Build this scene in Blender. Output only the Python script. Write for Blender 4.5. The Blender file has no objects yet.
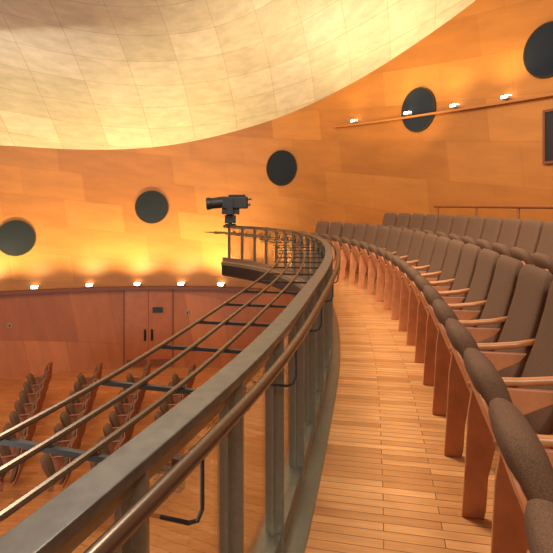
import bpy, bmesh, math, random
import numpy as np
from mathutils import Vector, Matrix
random.seed(4)
PI=math.pi
S=bpy.context.scene; COL=S.collection
try:
    S.view_settings.view_transform='Standard'; S.view_settings.look='None'
except Exception as e: print(e)
F=500.0; CX=276.5; EYE=1.5; HY=205.0

def lin(r,g,b):
    f=lambda c:(c/255/12.92) if c/255<=.04045 else ((c/255+.055)/1.055)**2.4
    return (f(r),f(g),f(b),1)

# ------------------------------------------------------------------ materials
def newmat(name):
    m=bpy.data.materials.new(name); m.use_nodes=True
    nt=m.node_tree; b=nt.nodes['Principled BSDF']
    return m,nt,b
def N(nt,t,**kw):
    n=nt.nodes.new(t)
    for k,v in kw.items():
        if k in n.inputs: n.inputs[k].default_value=v
        else: setattr(n,k,v)
    return n
def plain(name,col,rough=.5,metal=0,noise=0,nscale=20,bump=0,emit=None,estr=0,spec=.5):
    m,nt,b=newmat(name)
    b.inputs['Base Color'].default_value=col; b.inputs['Roughness'].default_value=rough; b.inputs['Metallic'].default_value=metal
    b.inputs['Specular IOR Level'].default_value=spec
    if noise or bump:
        tc=N(nt,'ShaderNodeTexCoord'); nz=N(nt,'ShaderNodeTexNoise'); nz.inputs['Scale'].default_value=nscale; nz.inputs['Detail'].default_value=4
        nt.links.new(tc.outputs['Object'],nz.inputs['Vector'])
        if noise:
            cr=N(nt,'ShaderNodeValToRGB')
            cr.color_ramp.elements[0].position=.3; cr.color_ramp.elements[1].position=.7
            cr.color_ramp.elements[0].color=tuple(c*(1-noise) for c in col[:3])+(1,)
            cr.color_ramp.elements[1].color=tuple(min(1,c*(1+noise)) for c in col[:3])+(1,)
            nt.links.new(nz.outputs['Fac'],cr.inputs['Fac']); nt.links.new(cr.outputs['Color'],b.inputs['Base Color'])
        if bump:
            bp=N(nt,'ShaderNodeBump'); bp.inputs['Strength'].default_value=bump; bp.inputs['Distance'].default_value=.01
            nt.links.new(nz.outputs['Fac'],bp.inputs['Height']); nt.links.new(bp.outputs['Normal'],b.inputs['Normal'])
    if emit:
        b.inputs['Emission Color'].default_value=emit; b.inputs['Emission Strength'].default_value=estr
    return m
def bricks(name,c1,c2,mortar,bw,rh,msize=.01,rough=.5,offset=.5,nscale=(1,1,1),namt=.35,spec=.5,bumpd=.004,metal=0):
    m,nt,b=newmat(name)
    uv=N(nt,'ShaderNodeUVMap'); uv.uv_map='UVMap'
    br=N(nt,'ShaderNodeTexBrick'); br.offset=offset; br.squash=1
    br.inputs['Color1'].default_value=c1; br.inputs['Color2'].default_value=c2; br.inputs['Mortar'].default_value=mortar
    br.inputs['Scale'].default_value=1; br.inputs['Brick Width'].default_value=bw; br.inputs['Row Height'].default_value=rh
    br.inputs['Mortar Size'].default_value=msize; br.inputs['Mortar Smooth'].default_value=.3; br.inputs['Bias'].default_value=0
    nt.links.new(uv.outputs['UV'],br.inputs['Vector'])
    mp=N(nt,'ShaderNodeMapping'); mp.inputs['Scale'].default_value=nscale
    nt.links.new(uv.outputs['UV'],mp.inputs['Vector'])
    nz=N(nt,'ShaderNodeTexNoise'); nz.inputs['Scale'].default_value=1; nz.inputs['Detail'].default_value=6; nz.inputs['Roughness'].default_value=.65
    nt.links.new(mp.outputs['Vector'],nz.inputs['Vector'])
    mr=N(nt,'ShaderNodeMapRange'); mr.inputs['From Min'].default_value=.25; mr.inputs['From Max'].default_value=.75
    mr.inputs['To Min'].default_value=1-namt; mr.inputs['To Max'].default_value=1+namt*.6
    nt.links.new(nz.outputs['Fac'],mr.inputs['Value'])
    mx=N(nt,'ShaderNodeVectorMath',operation='SCALE')
    nt.links.new(br.outputs['Color'],mx.inputs[0]); nt.links.new(mr.outputs['Result'],mx.inputs['Scale'])
    nt.links.new(mx.outputs['Vector'],b.inputs['Base Color'])
    b.inputs['Roughness'].default_value=rough; b.inputs['Specular IOR Level'].default_value=spec; b.inputs['Metallic'].default_value=metal
    bp=N(nt,'ShaderNodeBump'); bp.invert=True; bp.inputs['Strength'].default_value=.3; bp.inputs['Distance'].default_value=bumpd
    nt.links.new(br.outputs['Fac'],bp.inputs['Height']); nt.links.new(bp.outputs['Normal'],b.inputs['Normal'])
    return m
M={}
M['wall']=bricks('veneer_wall',lin(184,116,51),lin(164,99,40),lin(158,95,39),1.9,.95,.006,.48,.37,(.7,2.6,1),.20,spec=.4,bumpd=.001)
M['wall_low']=bricks('red_veneer_wall',lin(186,104,55),lin(160,85,44),lin(140,73,38),1.3,2.0,.007,.5,.3,(3,.7,1),.20,bumpd=.001)
M['ceil']=bricks('gilded_panels',lin(210,201,182),lin(194,184,162),lin(166,156,131),1.5,1.0,.009,.4,.0,(1.6,3.2,1),.24,bumpd=.0005,metal=.12,spec=.4)
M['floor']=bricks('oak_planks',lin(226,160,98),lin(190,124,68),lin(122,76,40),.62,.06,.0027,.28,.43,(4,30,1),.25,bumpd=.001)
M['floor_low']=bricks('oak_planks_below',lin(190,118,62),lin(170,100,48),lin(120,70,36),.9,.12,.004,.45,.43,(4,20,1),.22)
M['fabric']=plain('brown_upholstery',lin(106,77,57),.95,0,.3,220,.12,spec=.15)
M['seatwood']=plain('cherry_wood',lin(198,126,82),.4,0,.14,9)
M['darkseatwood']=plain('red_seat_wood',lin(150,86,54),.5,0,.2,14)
M['armwood']=plain('maple_arm',lin(190,122,72),.35,0,.12,12)
M['steel']=plain('brushed_steel',lin(138,128,110),.28,.7,.08,50)
M['sill']=plain('steel_sill',lin(138,132,118),.3,.8,.06,30)
M['dsteel']=plain('dark_steel',lin(102,96,88),.34,.65,.2,22)
M['hand']=plain('bronze_handrail',lin(106,88,72),.28,.75)
M['rod']=plain('satin_rod',lin(112,94,76),.32,.7)
M['bronze']=plain('dark_bronze',lin(54,46,40),.4,.5)
M['ledge']=plain('ledge_wood',lin(172,106,50),.45)
M['railwood']=plain('rail_wood',lin(136,76,40),.4)
M['black']=plain('black_paint',lin(24,22,21),.45,0,.2,20)
M['porthole']=plain('porthole_panel',lin(38,41,47),.95,0,.06,3,spec=.05)
M['ring']=plain('porthole_ring',lin(60,48,34),.8,0,spec=.1)
M['lens']=plain('lamp_lens',(1,.9,.7,1),.3,0,emit=(1,.88,.68,1),estr=10)
M['white']=plain('white_housing',lin(205,195,175),.5)
M['door']=plain('door_veneer',lin(168,90,48),.45,0,.12,4)
M['doorframe']=plain('door_frame_wood',lin(118,62,34),.5)
M['sign']=plain('sign_plate',lin(34,36,30),.5)
M['fascia']=plain('fascia_paint',lin(32,29,27),.35,.2,.2,6)
M['plate']=plain('plate_metal',lin(150,120,86),.5)
m,nt,b=newmat('clear_glass')
tr=N(nt,'ShaderNodeBsdfTransparent'); tr.inputs['Color'].default_value=(.97,.97,.94,1)
gl=N(nt,'ShaderNodeBsdfGlossy'); gl.inputs['Roughness'].default_value=.02
lw=N(nt,'ShaderNodeLayerWeight'); lw.inputs['Blend'].default_value=.5
mr=N(nt,'ShaderNodeMapRange'); mr.inputs['From Min'].default_value=.3; mr.inputs['To Min'].default_value=.28; mr.inputs['To Max'].default_value=.38
nt.links.new(lw.outputs['Facing'],mr.inputs['Value'])
mi=N(nt,'ShaderNodeMixShader'); nt.links.new(mr.outputs['Result'],mi.inputs[0]); nt.links.new(tr.outputs[0],mi.inputs[1]); nt.links.new(gl.outputs[0],mi.inputs[2])
nt.links.new(mi.outputs[0],nt.nodes['Material Output'].inputs['Surface']); M['glass']=m

# ------------------------------------------------------------------ object helpers
def mk(name,verts,faces,mat,parent=None,uvs=None,smooth=False,kind=None,fixn=True):
    me=bpy.data.meshes.new(name); me.from_pydata([tuple(v) for v in verts],[],faces)
    if uvs is not None:
        ul=me.uv_layers.new(name='UVMap')
        for l in me.loops: ul.data[l.index].uv=uvs[l.vertex_index]
    if fixn:
        bm=bmesh.new(); bm.from_mesh(me); bmesh.ops.recalc_face_normals(bm,faces=bm.faces); bm.to_mesh(me); bm.free()
    if smooth: 
        for p in me.polygons: p.use_smooth=True
    me.materials.append(mat)
    o=bpy.data.objects.new(name,me); COL.objects.link(o)
    if parent: o.parent=parent
    if kind: o['kind']=kind
    return o
def empty(name,loc,rz,label,cat,group=None):
    o=bpy.data.objects.new(name,None); o.empty_display_size=.1; COL.objects.link(o); o.location=loc; o.rotation_euler=(0,0,rz)
    o['label']=label; o['category']=cat
    if group: o['group']=group
    return o
def bev(o,w,seg=2,ang=30):
    bm=bmesh.new(); bm.from_mesh(o.data)
    es=[e for e in bm.edges if len(e.link_faces)==2 and e.calc_face_angle(0)>math.radians(ang)]
    bmesh.ops.bevel(bm,geom=es,offset=w,segments=seg,affect='EDGES',profile=.5,clamp_overlap=True)
    bm.to_mesh(o.data); bm.free(); return o
class G:
    def __init__(s): s.v=[];s.f=[]
    def add(s,v,f):
        n=len(s.v); s.v+=[tuple(x) for x in v]; s.f+=[tuple(i+n for i in q) for q in f]; return s
    def box(s,x0,x1,y0,y1,z0,z1):
        v=[(x,y,z) for x in(x0,x1) for y in(y0,y1) for z in(z0,z1)]
        return s.add(v,[(0,1,3,2),(4,6,7,5),(0,4,5,1),(2,3,7,6),(0,2,6,4),(1,5,7,3)])
    def tube(s,pts,r,n=10):
        pts=[Vector(p) for p in pts]; rings=[]
        up=None
        for i,p in enumerate(pts):
            a=pts[max(i-1,0)];c=pts[min(i+1,len(pts)-1)]; t=(c-a).normalized()
            if up is None:
                up=Vector((0,0,1)) if abs(t.z)<.9 else Vector((1,0,0))
            u=(up-t*up.dot(t)).normalized(); w=t.cross(u); up=u
            rr=r[i] if isinstance(r,(list,tuple)) else r
            rings.append([p+u*rr*math.cos(2*PI*k/n)+w*rr*math.sin(2*PI*k/n) for k in range(n)])
        v=[q for R_ in rings for q in R_]; f=[]
        for i in range(len(pts)-1):
            for k in range(n): f.append((i*n+k,i*n+(k+1)%n,(i+1)*n+(k+1)%n,(i+1)*n+k))
        f.append(tuple(range(n))); f.append(tuple((len(pts)-1)*n+k for k in range(n)))
        return s.add(v,f)
    def prism(s,poly,x0,x1):   # poly in (y,z), extruded along x
        n=len(poly); v=[(x0,y,z) for y,z in poly]+[(x1,y,z) for y,z in poly]
        f=[tuple(range(n)),tuple(range(n,2*n))]+[(i,(i+1)%n,n+(i+1)%n,n+i) for i in range(n)]
        return s.add(v,f)
    def loft(s,levels,n=28,ex=5):   # levels (z,cy,hw,ht)
        v=[];f=[]
        for z,cy,hw,ht in levels:
            for k in range(n):
                a=2*PI*(k+.5)/n; c,sn=math.cos(a),math.sin(a)
                v.append((hw*math.copysign(abs(c)**(2/ex),c),cy+ht*math.copysign(abs(sn)**(2/ex),sn),z))
        L=len(levels)
        for i in range(L-1):
            for k in range(n): f.append((i*n+k,i*n+(k+1)%n,(i+1)*n+(k+1)%n,(i+1)*n+k))
        f.append(tuple(range(n))); f.append(tuple((L-1)*n+k for k in range(n)))
        return s.add(v,f)
    def cyl(s,a,b_,r,n=24): return s.tube([a,b_],r,n)
    def mk(s,name,mat,parent=None,smooth=False,kind=None): 
        o=mk(name,s.v,s.f,mat,parent,smooth=smooth,kind=kind)
        return o
def autosmooth(o,ang=40):
    bm=bmesh.new(); bm.from_mesh(o.data)
    for f in bm.faces: f.smooth=True
    for e in bm.edges:
        if len(e.link_faces)==2: e.smooth=e.calc_face_angle(0)<math.radians(ang)
    bm.to_mesh(o.data); bm.free(); return o

# ------------------------------------------------------------------ plan curves
def spline(ctrl,n=600):
    P=np.array(ctrl,float); d=np.r_[0,np.cumsum(np.linalg.norm(np.diff(P,axis=0),axis=1))]
    m=len(P); h=np.diff(d); out=[]
    t=np.linspace(0,d[-1],n)
    for c in range(2):
        y=P[:,c]; A=np.eye(m); r=np.zeros(m)
        for i in range(1,m-1):
            A[i,i-1]=h[i-1];A[i,i]=2*(h[i-1]+h[i]);A[i,i+1]=h[i]; r[i]=6*((y[i+1]-y[i])/h[i]-(y[i]-y[i-1])/h[i-1])
        Mm=np.linalg.solve(A,r); k=np.clip(np.searchsorted(d,t)-1,0,m-2)
        a=(d[k+1]-t);b_=(t-d[k]);hh=h[k]
        out.append(Mm[k]*a**3/(6*hh)+Mm[k+1]*b_**3/(6*hh)+(y[k]/hh-Mm[k]*hh/6)*a+(y[k+1]/hh-Mm[k+1]*hh/6)*b_)
    Q=np.array(out).T
    s=np.r_[0,np.cumsum(np.linalg.norm(np.diff(Q,axis=0),axis=1))]
    return Q,s
class Curve:
    def __init__(c,ctrl,smooth=0):
        c.Q,c.s=spline(ctrl)
        c.L=c.s[-1]
    def p(c,s): return np.array([np.interp(s,c.s,c.Q[:,0]),np.interp(s,c.s,c.Q[:,1])])
    def t(c,s):
        a=c.p(max(0,s-.12)); b_=c.p(min(c.L,s+.12)); d=b_-a; return d/np.linalg.norm(d)
    def n(c,s):       # right-hand normal
        t=c.t(s); return np.array([t[1],-t[0]])
    def at(c,s,off,z):
        q=c.p(s)+c.n(s)*off; return (q[0],q[1],z)
    def s_at_y(c,y):
        i=np.argmin(abs(c.Q[:,1]-y)); return c.s[i]
R=Curve([(-1.20,-1.6),(-.88,-.75),(-.56,.05),(-.30,.79),(-.035,1.62),(.29,3.1),(.56,4.6),(.74,6.1),(.81,7.5),(.72,9.0),(.38,10.7),(-.28,12.2),(-1.35,13.5)])
W=Curve([(-16,11.5),(-12.5,14.6),(-8.6,16.7),(-4.4,17.6),(-.2,16.9),(2.2,14.8),(3.8,12.4),(5.3,9.7),(6.6,6.2),(7.3,2),(7.2,-2.5)])   # runs left to right; inside of room is on its right-hand side
def wall_s(px):
    k=(px-CX)/F
    g=W.Q[:,0]-k*W.Q[:,1]; ok=W.Q[:,1]>.5
    for i in range(len(g)-1):
        if ok[i] and g[i]<=0<g[i+1]:
            return W.s[i]+(W.s[i+1]-W.s[i])*(-g[i])/(g[i+1]-g[i])
    return 0
def wall_z(px,py):
    s=wall_s(px); return EYE+(HY-py)/F*W.p(s)[1]
def wframe(px,py,off=0):
    s=wall_s(px); q=W.at(s,off,wall_z(px,py)); t=W.t(s); return s,q,math.atan2(t[1],t[0])
def sweep(name,C,s0,s1,prof,mat,parent=None,step=.12,smooth=False,kind=None,zf=None):
    n=max(2,int(abs(s1-s0)/step)); k=len(prof); v=[];f=[]
    for i in range(n+1):
        s=s0+(s1-s0)*i/n
        for off,z in prof: v.append(C.at(s,off,z+(zf(s) if zf else 0)))
    for i in range(n):
        for j in range(k): f.append((i*k+j,i*k+(j+1)%k,(i+1)*k+(j+1)%k,(i+1)*k+j))
    f.append(tuple(range(k))); f.append(tuple(n*k+j for j in range(k)))
    o=mk(name,v,f,mat,parent,kind=kind)
    if smooth: autosmooth(o)
    return o
def circ(off,z,r,n=10): return [(off+r*math.cos(2*PI*i/n),z+r*math.sin(2*PI*i/n)) for i in range(n)]

# ------------------------------------------------------------------ setting
ZL=-4.2; LEDGE=-1.37
# boundary of ceiling, height over the wall
tab=[(-60,145),(0,145),(60,149),(110,150),(160,147),(200,140),(250,127),(300,109),(345,87),(385,64),(430,34),(480,-2),(553,-70)]
bs=[wall_s(p) for p,_ in tab]; bz=[wall_z(p,y) for p,y in tab]
bs=[0]+bs+[bs[-1]+4,W.L]; bz=[bz[0]+.1]+bz+[bz[-1]+.8,bz[-1]+1.2]
def topz(s): return float(np.interp(s,bs,bz))
n=150; ss=np.linspace(0,W.L,n)
tz=np.array([topz(s) for s in ss]); 
for _ in range(6): tz[1:-1]=(tz[:-2]+2*tz[1:-1]+tz[2:])/4
def wallmesh(name,zlo,zhi,mat,off=0,rows=10,tilt=0):
    v=[];uv=[];f=[]
    for i,s in enumerate(ss):
        zh=zhi if zhi is not None else tz[i]+.05
        for j in range(rows+1):
            z=zlo+(zh-zlo)*j/rows; v.append(W.at(s,off,z)); uv.append((s+tilt*z,z+ .11*s*(1 if tilt else 0)))
    k=rows+1
    for i in range(n-1):
        for j in range(rows): f.append((i*k+j,(i+1)*k+j,(i+1)*k+j+1,i*k+j+1))
    o=mk(name,v,f,mat,uvs=uv,kind='structure',smooth=True,fixn=False); return o
wallmesh('wall_upper',LEDGE-.3,None,M['wall'],0,12,.12)
wallmesh('wall_lower',ZL-.1,LEDGE,M['wall_low'],.06,6,.18)
# ceiling loft
v=[];uv=[];f=[];rows=40
cc=np.array([-5.5,3.0])
for i,s in enumerate(ss):
    B=W.p(s); d=cc-B; L=np.linalg.norm(d); d=d/L
    for j in range(rows+1):
        t=j/rows; r=t*L*.93
        z=tz[i]+(7.9-tz[i])*(1-(1-t)**1.7)
        q=B+d*r
        v.append((q[0],q[1],z)); uv.append((s*(1-.6*t)+t*6,r+.15*s))
k=rows+1
for i in range(n-1):
    for j in range(rows): f.append((i*k+j,i*k+j+1,(i+1)*k+j+1,(i+1)*k+j))
mk('ceiling',v,f,M['ceil'],uvs=uv,kind='structure',smooth=True,fixn=False)
# lower hall floor
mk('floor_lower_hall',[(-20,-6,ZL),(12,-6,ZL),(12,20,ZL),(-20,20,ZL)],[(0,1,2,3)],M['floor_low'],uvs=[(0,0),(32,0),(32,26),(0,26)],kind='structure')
# balcony floors
def reach(s):
    for o in np.arange(1.6,8,.05):
        q=R.p(s)+R.n(s)*o
        if np.min(np.linalg.norm(W.Q-q,axis=1))<.12: return o
    return 8
SB0=.0; SB1=R.L; ST=.22
def strip(name,o0,fo1,z,th,mat,s0,s1):
    m_=120; v=[];uv=[];f=[]
    for i in range(m_+1):
        s=s0+(s1-s0)*i/m_; o1=fo1(s)
        for j in range(5):
            o=o0+(o1-o0)*j/4; v.append(R.at(s,o,z)); uv.append((o,s))
    for i in range(m_):
        for j in range(4): f.append((i*5+j,i*5+j+1,(i+1)*5+j+1,(i+1)*5+j))
    b0=len(v)
    for i in range(m_+1):
        s=s0+(s1-s0)*i/m_; v.append(R.at(s,o0,z-th)); uv.append((z-th,s))
    for i in range(m_): f.append((i*5,(i+1)*5,b0+i+1,b0+i))
    return mk(name,v,f,mat,uvs=uv,kind='structure',fixn=True)
strip('floor',-.16,lambda s:1.55,0,.02,M['floor'],SB0,SB1)
rs=[reach(s) for s in np.linspace(SB0,SB1,61)]
strip('floor_step',1.5,lambda s: float(np.interp(s,np.linspace(SB0,SB1,61),rs)),ST,ST,M['floor'],SB0,SB1)
sweep('trim_1',R,SB0,SB1,[(-.165,-.10),(-.16,-.36),(-.10,-.40),(.6,-.44),(.6,-.10)],M['fascia'],kind='structure')
sweep('trim_4',R,SB0,SB1,[(-.18,-.015),(-.18,-.10),(.4,-.10),(.4,-.015)],M['sill'],kind='structure')
# ledge trims on the wall
s_l1=wall_s(262)
sweep('trim_2',W,.3,s_l1,[(.0,LEDGE-.08),(.0,LEDGE+.02),(.2,LEDGE+.02),(.2,LEDGE-.08)],M['doorframe'],kind='structure')
s_a=wall_s(336); s_b=wall_s(553)+1.0
za,zb=wall_z(336,127),wall_z(553,95)
sbb=wall_s(553)
zfun=lambda s: za+(zb-za)*(s-s_a)/(sbb-s_a)
sweep('trim_3',W,s_a,s_b,[(.0,-.03),(.0,.02),(.12,.02),(.12,-.03)],M['ledge'],kind='structure',zf=zfun)

# portholes
for i,(px,py,r) in enumerate([(549,50,.52),(419,110,.55),(282,168,.58),(152,207,.57),(16,238,.59)]):
    s,q,rz=wframe(px,py,.0)
    e=bpy.data.objects.new('window_%d'%(i+1),None); COL.objects.link(e); e.location=q; e.rotation_euler=(0,0,rz); e['kind']='structure'
    g=G().cyl((0,.05,0),(0,-.05,0),r-.012,64); g.mk('pane',M['porthole'],e)
    prof=[(r-.016,-.05),(r-.016,.055),(r+.012,.055),(r+.012,-.05)]; v=[];f=[]
    for a in range(64):
        for rr,y in prof: v.append((rr*math.cos(2*PI*a/64),-y,rr*math.sin(2*PI*a/64)))
    for a in range(64):
        for j in range(4): f.append((a*4+j,a*4+(j+1)%4,((a+1)%64)*4+(j+1)%4,((a+1)%64)*4+j))
    mk('window_frame',v,f,M['ring'],e)
# dark control opening at far right
s,q,rz=wframe(561,134)
e=bpy.data.objects.new('window_6',None); COL.objects.link(e); e.location=q; e.rotation_euler=(0,0,rz); e['kind']='structure'
G().box(-.28,.28,-.06,.05,-.5,.45).mk('pane',M['black'],e)
g=G(); g.box(-.33,-.28,-.08,.05,-.55,.5); g.box(.28,.33,-.08,.05,-.55,.5); g.box(-.28,.28,-.08,.05,-.55,-.5); g.box(-.28,.28,-.08,.05,.45,.5); g.mk('window_frame',M['doorframe'],e)

# double door
s,q,rz=wframe(149,330,.06)
e=bpy.data.objects.new('door_1',None); COL.objects.link(e); e.location=(q[0],q[1],ZL); e.rotation_euler=(0,0,rz); e['kind']='structure'
DH=2.72; DW=.82
g=G(); g.box(-DW-.05,-DW,-.05,.02,0,DH+.05); g.box(DW,DW+.05,-.05,.02,0,DH+.05); g.box(-DW,DW,-.05,.02,DH,DH+.05); g.mk('door_frame',M['doorframe'],e)
for sx in(-1,1):
    l=G().box(min(0.01*sx,DW*sx),max(.01*sx,DW*sx),-.03,.02,.01,DH).mk('door_leaf',M['door'],e); 
    h=G(); h.box(.12*sx-.04,.12*sx+.04,-.05,-.03,.95,1.35); h.tube([(.12*sx,-.05,1.0),(.12*sx,-.11,1.03),(.12*sx,-.11,1.27),(.12*sx,-.05,1.3)],.018,8); h.mk('door_handle',M['black'],l)
    G().box(min(.06*sx,(DW-.06)*sx),max(.06*sx,(DW-.06)*sx),-.04,-.03,.05,.3).mk('kick_plate',M['doorframe'],l)
G().box(.14,.50,-.05,-.03,1.93,2.12).mk('door_sign',M['sign'],e)
for px,py,lab in((10,325,'small brass switch plate on the lower wall left of the double door'),(188,312,'small brass switch plate on the lower wall right of the double door')):
    s,q,rz=wframe(px,py,.06)
    t=empty('wall_plate',q,rz,lab,'switch')
    bev(G().box(-.07,.07,-.03,.01,-.08,.08).mk('plate',M['plate'],t),.008); G().box(-.02,.02,-.045,-.03,-.035,.035).mk('rocker',M['black'],t)

# ------------------------------------------------------------------ wall uplights
def spotlamp(loc,target,e,size=155,blend=1,col=(1,.79,.32),r=.03):
    l=bpy.data.lights.new('uplight','SPOT'); l.energy=e; l.spot_size=math.radians(size); l.spot_blend=blend; l.color=col; l.shadow_soft_size=r
    o=bpy.data.objects.new('uplight',l); COL.objects.link(o); o.location=loc
    d=Vector(target)-Vector(loc); o.rotation_euler=d.to_track_quat('-Z','Y').to_euler(); return o
ords=['first','second','third','fourth','fifth','sixth','seventh','eighth','ninth','tenth','eleventh','twelfth','thirteenth','fourteenth','fifteenth','sixteenth','seventeenth','eighteenth','nineteenth','twentieth','twenty-first','twenty-second','twenty-third','twenty-fourth','twenty-fifth','twenty-sixth','twenty-seventh','twenty-eighth','twenty-ninth','thirtieth']
def uplight(px,z,label,group,energy,up,k=1.0,dist=.65,size=155):
    s=wall_s(px); q=W.at(s,.11,z); t=W.t(s); rz=math.atan2(t[1],t[0])
    e=empty('wall_uplight',q,rz,label,'lamp',group)
    G().box(-.03*k,.03*k,-.03*k,.03*k,0,.05*k).mk('bracket',M['dsteel'],e)
    bev(G().box(-.13*k,.13*k,-.1*k,.08*k,.05*k,.13*k).mk('housing',M['white'],e),.012)
    g=G(); g.box(-.115*k,.115*k,-.085*k,.065*k,.13*k,.15*k); g.box(-.1*k,.1*k,-.112*k,-.1*k,.065*k,.12*k); g.mk('lens',M['lens'],e)
    a=W.at(s,dist,z+.3); tg=W.at(s,.0,z+up)
    spotlamp(a,tg,energy,size)
uplight(-10,LEDGE+.02,'wall uplight at the extreme left end of the lower ledge','uplights on the lower ledge',520,2.6,1,1.15,130)
for i,px in enumerate([35,90,138,182,222]):
    uplight(px,LEDGE+.02,'glowing wall uplight on the lower left ledge, %s from the left edge'%ords[i],'uplights on the lower ledge',[230,400,520,380,700][i],2.6,.9,1.15,130)
for i,px in enumerate([357,411,458,510]):
    uplight(px,zfun(wall_s(px))+.02,'small white uplight on the upper right ledge, %s from the ledge left end'%ords[i],'uplights on the upper ledge',[24,34,56,75][i],2.6,.72)

# ------------------------------------------------------------------ railing
rail=empty('balcony_railing',R.at(R.s_at_y(0),0,0),0,'curved steel and glass balcony railing with round handrail and outrigger rods','railing')
def rp(o):
    o.parent=rail; o.matrix_parent_inverse=Matrix.Translation(rail.location).inverted(); return o
S0=R.s_at_y(-.9); S1=R.L-.03
rp(sweep('handrail',R,S0,S1,circ(0,.93,.019,12),M['hand'],smooth=True))
rp(bev(sweep('top_beam',R,S0,S1,[(-.06,.935),(-.145,.935),(-.145,.965),(-.06,.965)],M['dsteel']),.004))
for off in(-.41,-.57,-.73):
    rp(sweep('rod',R,S0,S1,circ(off,.80,.011,8),M['rod'],smooth=True))
rp(sweep('base_plate',R,S0,S1,[(-.16,0.0),(-.16,.10),(-.07,.10),(-.07,.014),(.02,.014),(.02,0.0)],M['sill']))
rp(sweep('glass_channel',R,S0,S1,[(-.125,.885),(-.125,.935),(-.09,.935),(-.09,.885)],M['steel']))
sp=R.s_at_y(1.57); SP=.56
def local(s,g,name,mat):
    # g built in local frame: x along tangent, y outward
    n_=R.n(s); rz=math.atan2(n_[1],n_[0])-PI/2
    q=R.at(s,0,0); mtx=Matrix.Translation(Vector(q))@Matrix.Rotation(rz,4,'Z')
    o=mk(name,[mtx@Vector(p) for p in g.v],g.f,mat); return rp(o)
kk=[k for k in range(-5,50) if S0<sp+k*SP<S1]
for k in kk:
    s=sp+k*SP
    g=G(); g.box(-.006,.006,-.14,-.06,.0,.94); g.box(-.038,.038,-.115,-.098,.02,.94)
    local(s,g,'post',M['steel'])
    s2=s+.28
    if s2<S1:
        g=G(); g.box(-.009,.009,-.78,-.13,.77,.787); g.box(-.014,.014,-.155,-.13,.73,.82)
        local(s2,g,'crossbar',M['bronze'])
    if s+SP<S1+.01:
        a=s+.035;b_=s+SP-.035
        rp(sweep('glass_panel',R,a,b_,[(-.11,.10),(-.11,.89),(-.104,.89),(-.104,.10)],M['glass']))
for k in range(-1,14):
    s=R.s_at_y(1.16)+k*.93
    if not(S0<s<S1): continue
    g=G(); g.tube([(0,0,.92),(0,0,.79),(0,-.012,.76),(0,-.035,.75),(0,-.11,.75)],.0055,8)
    local(s,g,'handrail_bracket',M['bronze'])

# ------------------------------------------------------------------ seats
def make_seat(wood,lower=False):
    t=empty('theatre_seat',(0,0,0),0,'','seat')
    lean=.14 if lower else .22
    lv=[]
    for z,hw,ht in [(.38,.22,.02),(.40,.242,.035),(.52,.254,.044),(.70,.258,.048),(.90,.258,.045),(1.01,.254,.042),(1.06,.245,.038),(1.085,.228,.03),(1.10,.198,.018),(1.104,.17,.008)]:
        u=(z-.38)/.72; lv.append((z,.39+lean*u+.035*math.sin(PI*u),hw,ht))
    autosmooth(G().loft(lv,ex=6).mk('backrest',M['fabric'],t),60)
    lv=[]
    hi=.10 if lower else 0
    for z,hw,ht in [(.30,.19,.012),(.33,.22,.02),(.62,.25,.022),(.94+hi,.248,.018),(1.01+hi,.222,.012),(1.03+hi,.185,.006)]:
        u=(z-.38)/.72; lv.append((z,.45+lean*u+.055*math.sin(PI*max(u,0)),hw,ht))
    autosmooth(G().loft(lv).mk('back_shell',wood,t),60)
    lv=[]
    ks=.8 if lower else 1
    for z,hw,ht in [(.42,.11,.02),(.44,.14,.038),(.54,.172,.048),(.66,.196,.058),(.73,.203,.063),(.78,.20,.065),(.815,.187,.058),(.84,.164,.046),(.856,.136,.03),(.863,.105,.012)]:
        u=(z-.38)/.46; lv.append((z,.215-.19*u,hw*ks,ht))
    autosmooth(G().loft(lv,n=32,ex=3.1).mk('seat_cushion',M['fabric'],t),60)
    lv=[]
    for z,hw,ht in [(.31,.03,.010),(.34,.065,.016),(.44,.115,.018),(.58,.155,.018),(.69,.178,.018),(.735,.175,.013),(.75,.16,.006)]:
        u=(z-.38)/.46; lv.append((z,.158-.185*u,hw*ks,ht))
    autosmooth(G().loft(lv).mk('seat_shell',wood,t),60)
    poly=[(.0,0),(.10,0),(.11,.04),(.12,.2),(.155,.36),(.25,.50),(.42,.585),(.46,.635),(.09,.635),(.045,.61),(.028,.5),(.016,.25)]
    bev(G().prism(poly,-.302,-.280).mk('side_panel',wood,t),.005)
    g=G(); pts=[(-.291,.03,.632),(-.291,.05,.646),(-.291,.14,.66),(-.291,.26,.666),(-.291,.40,.682),(-.291,.54,.715)]
    g.tube(pts,[.012,.017,.020,.020,.020,.016],12)
    g.mk('armrest',wood if lower else M['armwood'],t,smooth=True)
    return t
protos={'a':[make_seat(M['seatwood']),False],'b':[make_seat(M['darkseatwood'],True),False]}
def put_seat(x,y,z,rz,label,group,key='a'):
    p=protos[key]
    if not p[1]:
        p[1]=True; r=p[0]
    else:
        r=p[0].copy(); COL.objects.link(r)
        for ch in p[0].children:
            c=ch.copy(); COL.objects.link(c); c.parent=r
    r.location=(x,y,z); r.rotation_euler=(0,0,rz); r['label']=label; r['group']=group
    return r
def row(off,z,yb,start,pitch,what,group):
    s=start; lst=[]
    e=R.s_at_y(yb)
    while s<e:
        lst.append(s)
        ds=pitch
        q=R.at(s,off,0)
        while np.linalg.norm(np.array(R.at(s+ds,off,0))-np.array(q))>pitch and ds>.1: ds-=.005
        s+=ds
    nn=len(lst)
    for i,s in enumerate(lst):
        q=R.at(s,off,z); n_=R.n(s)
        if i<nn*.6: lab='brown folding theatre seat in the %s, %s from the near end'%(what,ords[i])
        else:
            j=nn-1-i; lab='brown folding theatre seat in the %s, %s'%(what,'last at the far end' if j==0 else ords[j]+' from the far end')
        put_seat(q[0],q[1],z,math.atan2(n_[1],n_[0])-PI/2,lab,group)
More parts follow.
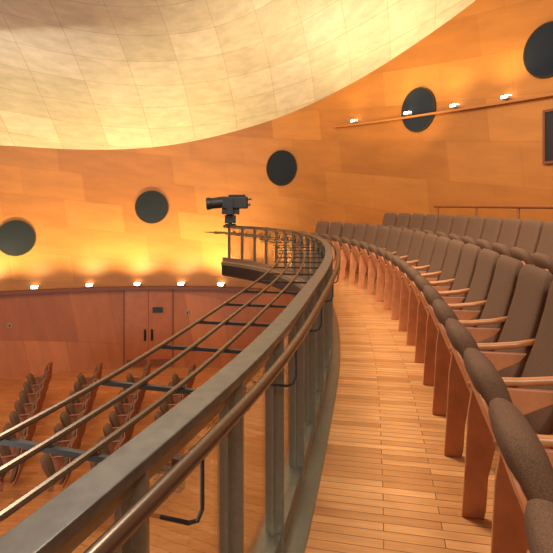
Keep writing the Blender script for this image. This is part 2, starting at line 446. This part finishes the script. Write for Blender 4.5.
row(.72,0,11.9,R.s_at_y(1.20),.60,'front balcony row','front row seats on the balcony')
row(1.72,ST,10.9,R.s_at_y(2.9),.585,'raised second balcony row','second row seats on the balcony')
xs=[-7.1,-5.65,-4.25,-2.95]
for r_,x0 in enumerate(xs):
    pts=[]
    for i in range(8):
        y=14.3-.66*i; pts.append((x0*(y/14.3)-.10*i,y))
    for i,(x,y) in enumerate(pts):
        a_=pts[max(i-1,0)]; b_=pts[min(i+1,7)]
        d=np.array([a_[0]-b_[0],a_[1]-b_[1]]); d/=np.linalg.norm(d); nn_=(d[1],-d[0])
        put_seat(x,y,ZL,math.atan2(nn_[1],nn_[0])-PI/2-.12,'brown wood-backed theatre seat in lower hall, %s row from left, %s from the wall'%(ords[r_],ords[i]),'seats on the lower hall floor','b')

# ------------------------------------------------------------------ rail behind the second row
h=empty('aisle_handrail',R.at(R.s_at_y(7),3.1,ST),0,'wooden handrail on short posts behind the raised second seat row','handrail')
def hp(o): o.parent=h; o.matrix_parent_inverse=Matrix.Translation(h.location).inverted(); return o
a=R.s_at_y(2.2); b_=R.s_at_y(10.3)
hp(sweep('rail_tube',R,a,b_,circ(3.1,1.47,.03),M['railwood'],smooth=True))
for i in range(8):
    s=a+.1+(b_-a-.2)*i/7; q=R.at(s,3.1,ST); hp(G().tube([q,(q[0],q[1],1.48)],.025,8).mk('post',M['railwood']))

# ------------------------------------------------------------------ spotlight at far rail end
q=R.at(R.L-.30,-.10,.965)
sl=empty('stage_spotlight',q,0,'long black stage spotlight on a yoke at the far end of the balcony railing','spotlight')
g=G(); g.cyl((0,0,0),(0,0,.26),.05,14); g.cyl((0,0,0),(0,0,.04),.15,20); g.box(-.14,.14,-.10,.10,.06,.27); g.mk('stand',M['black'],sl)
g=G(); g.box(-.08,.08,-.21,-.185,.25,.70); g.box(-.08,.08,.185,.21,.25,.70); g.box(-.08,.08,-.21,.21,.24,.29); g.box(-.22,.24,-.07,.07,.29,.46); g.mk('yoke',M['black'],sl)
g=G(); g.box(-.20,.46,-.15,.15,.44,.76); g.box(-.05,.40,-.10,.10,.76,.81); bev(g.mk('lamp_housing',M['black'],sl),.045)
bd=Vector((-1,-.05,-.10)).normalized(); c=Vector((-.18,0,.61))
g=G(); g.tube([c,c+bd*.32,c+bd*.33,c+bd*.44],[.15,.145,.16,.165],20); autosmooth(g.mk('lens_barrel',M['black'],sl),35)
G().tube([c+bd*.442,c+bd*.45],.14,20).mk('lens',M['porthole'],sl)
g=G(); g.tube([(.46,0,.68),(.56,0,.70)],.022,8); g.tube([(.46,0,.54),(.53,0,.54)],.03,8); g.mk('rear_handle',M['black'],sl)

# ------------------------------------------------------------------ lights
def area(loc,target,sx,sy,e,col,spread=None):
    l=bpy.data.lights.new('area','AREA'); l.shape='RECTANGLE'; l.size=sx; l.size_y=sy; l.energy=e; l.color=col
    if spread: l.spread=math.radians(spread)
    o=bpy.data.objects.new('area',l); COL.objects.link(o); o.location=loc
    o.rotation_euler=(Vector(target)-Vector(loc)).to_track_quat('-Z','Y').to_euler(); return o
area((-10,1,-3),(-6.5,9.5,6),6,6,900,(.97,.97,.97))       # added out-of-frame area light from below, brightens the ceiling
area((1.0,-3.5,5.5),(1.0,5,.5),2.5,1.5,360,(1,.93,.83))      # added fill behind the viewer, no fixture
area((-1,5.5,6.8),(.6,5.5,0),2,2,560,(1,.93,.83))       # added overhead key for general brightness, out of frame
area((-6,10.5,5.2),(-5.5,14,-4),4,3,340,(1,.91,.76))  # added fill for the lower left wall and hall seats, unseen source
area((0.5,3.0,5.6),(4.0,11.5,2.2),2.5,1.5,190,(1,.88,.68),120)   # added fill to lift the right-hand wall, no real lamp
area((1.4,11.3,2.8),(1.2,13.0,6),3.8,1.6,160,(1,.80,.42),130)  # added upward light for the golden glow on the ceiling edge, no fixture
w=bpy.data.worlds.new('World'); S.world=w; w.use_nodes=True
w.node_tree.nodes['Background'].inputs['Color'].default_value=(1,.92,.82,1); w.node_tree.nodes['Background'].inputs['Strength'].default_value=.17

cam=bpy.data.cameras.new('cam'); co=bpy.data.objects.new('camera',cam); COL.objects.link(co); S.camera=co
co.location=(0,0,EYE); co.rotation_euler=(PI/2,0,0); cam.sensor_width=36; cam.lens=36*F/553; cam.shift_y=-(276.5-HY)/553; cam.clip_start=.05
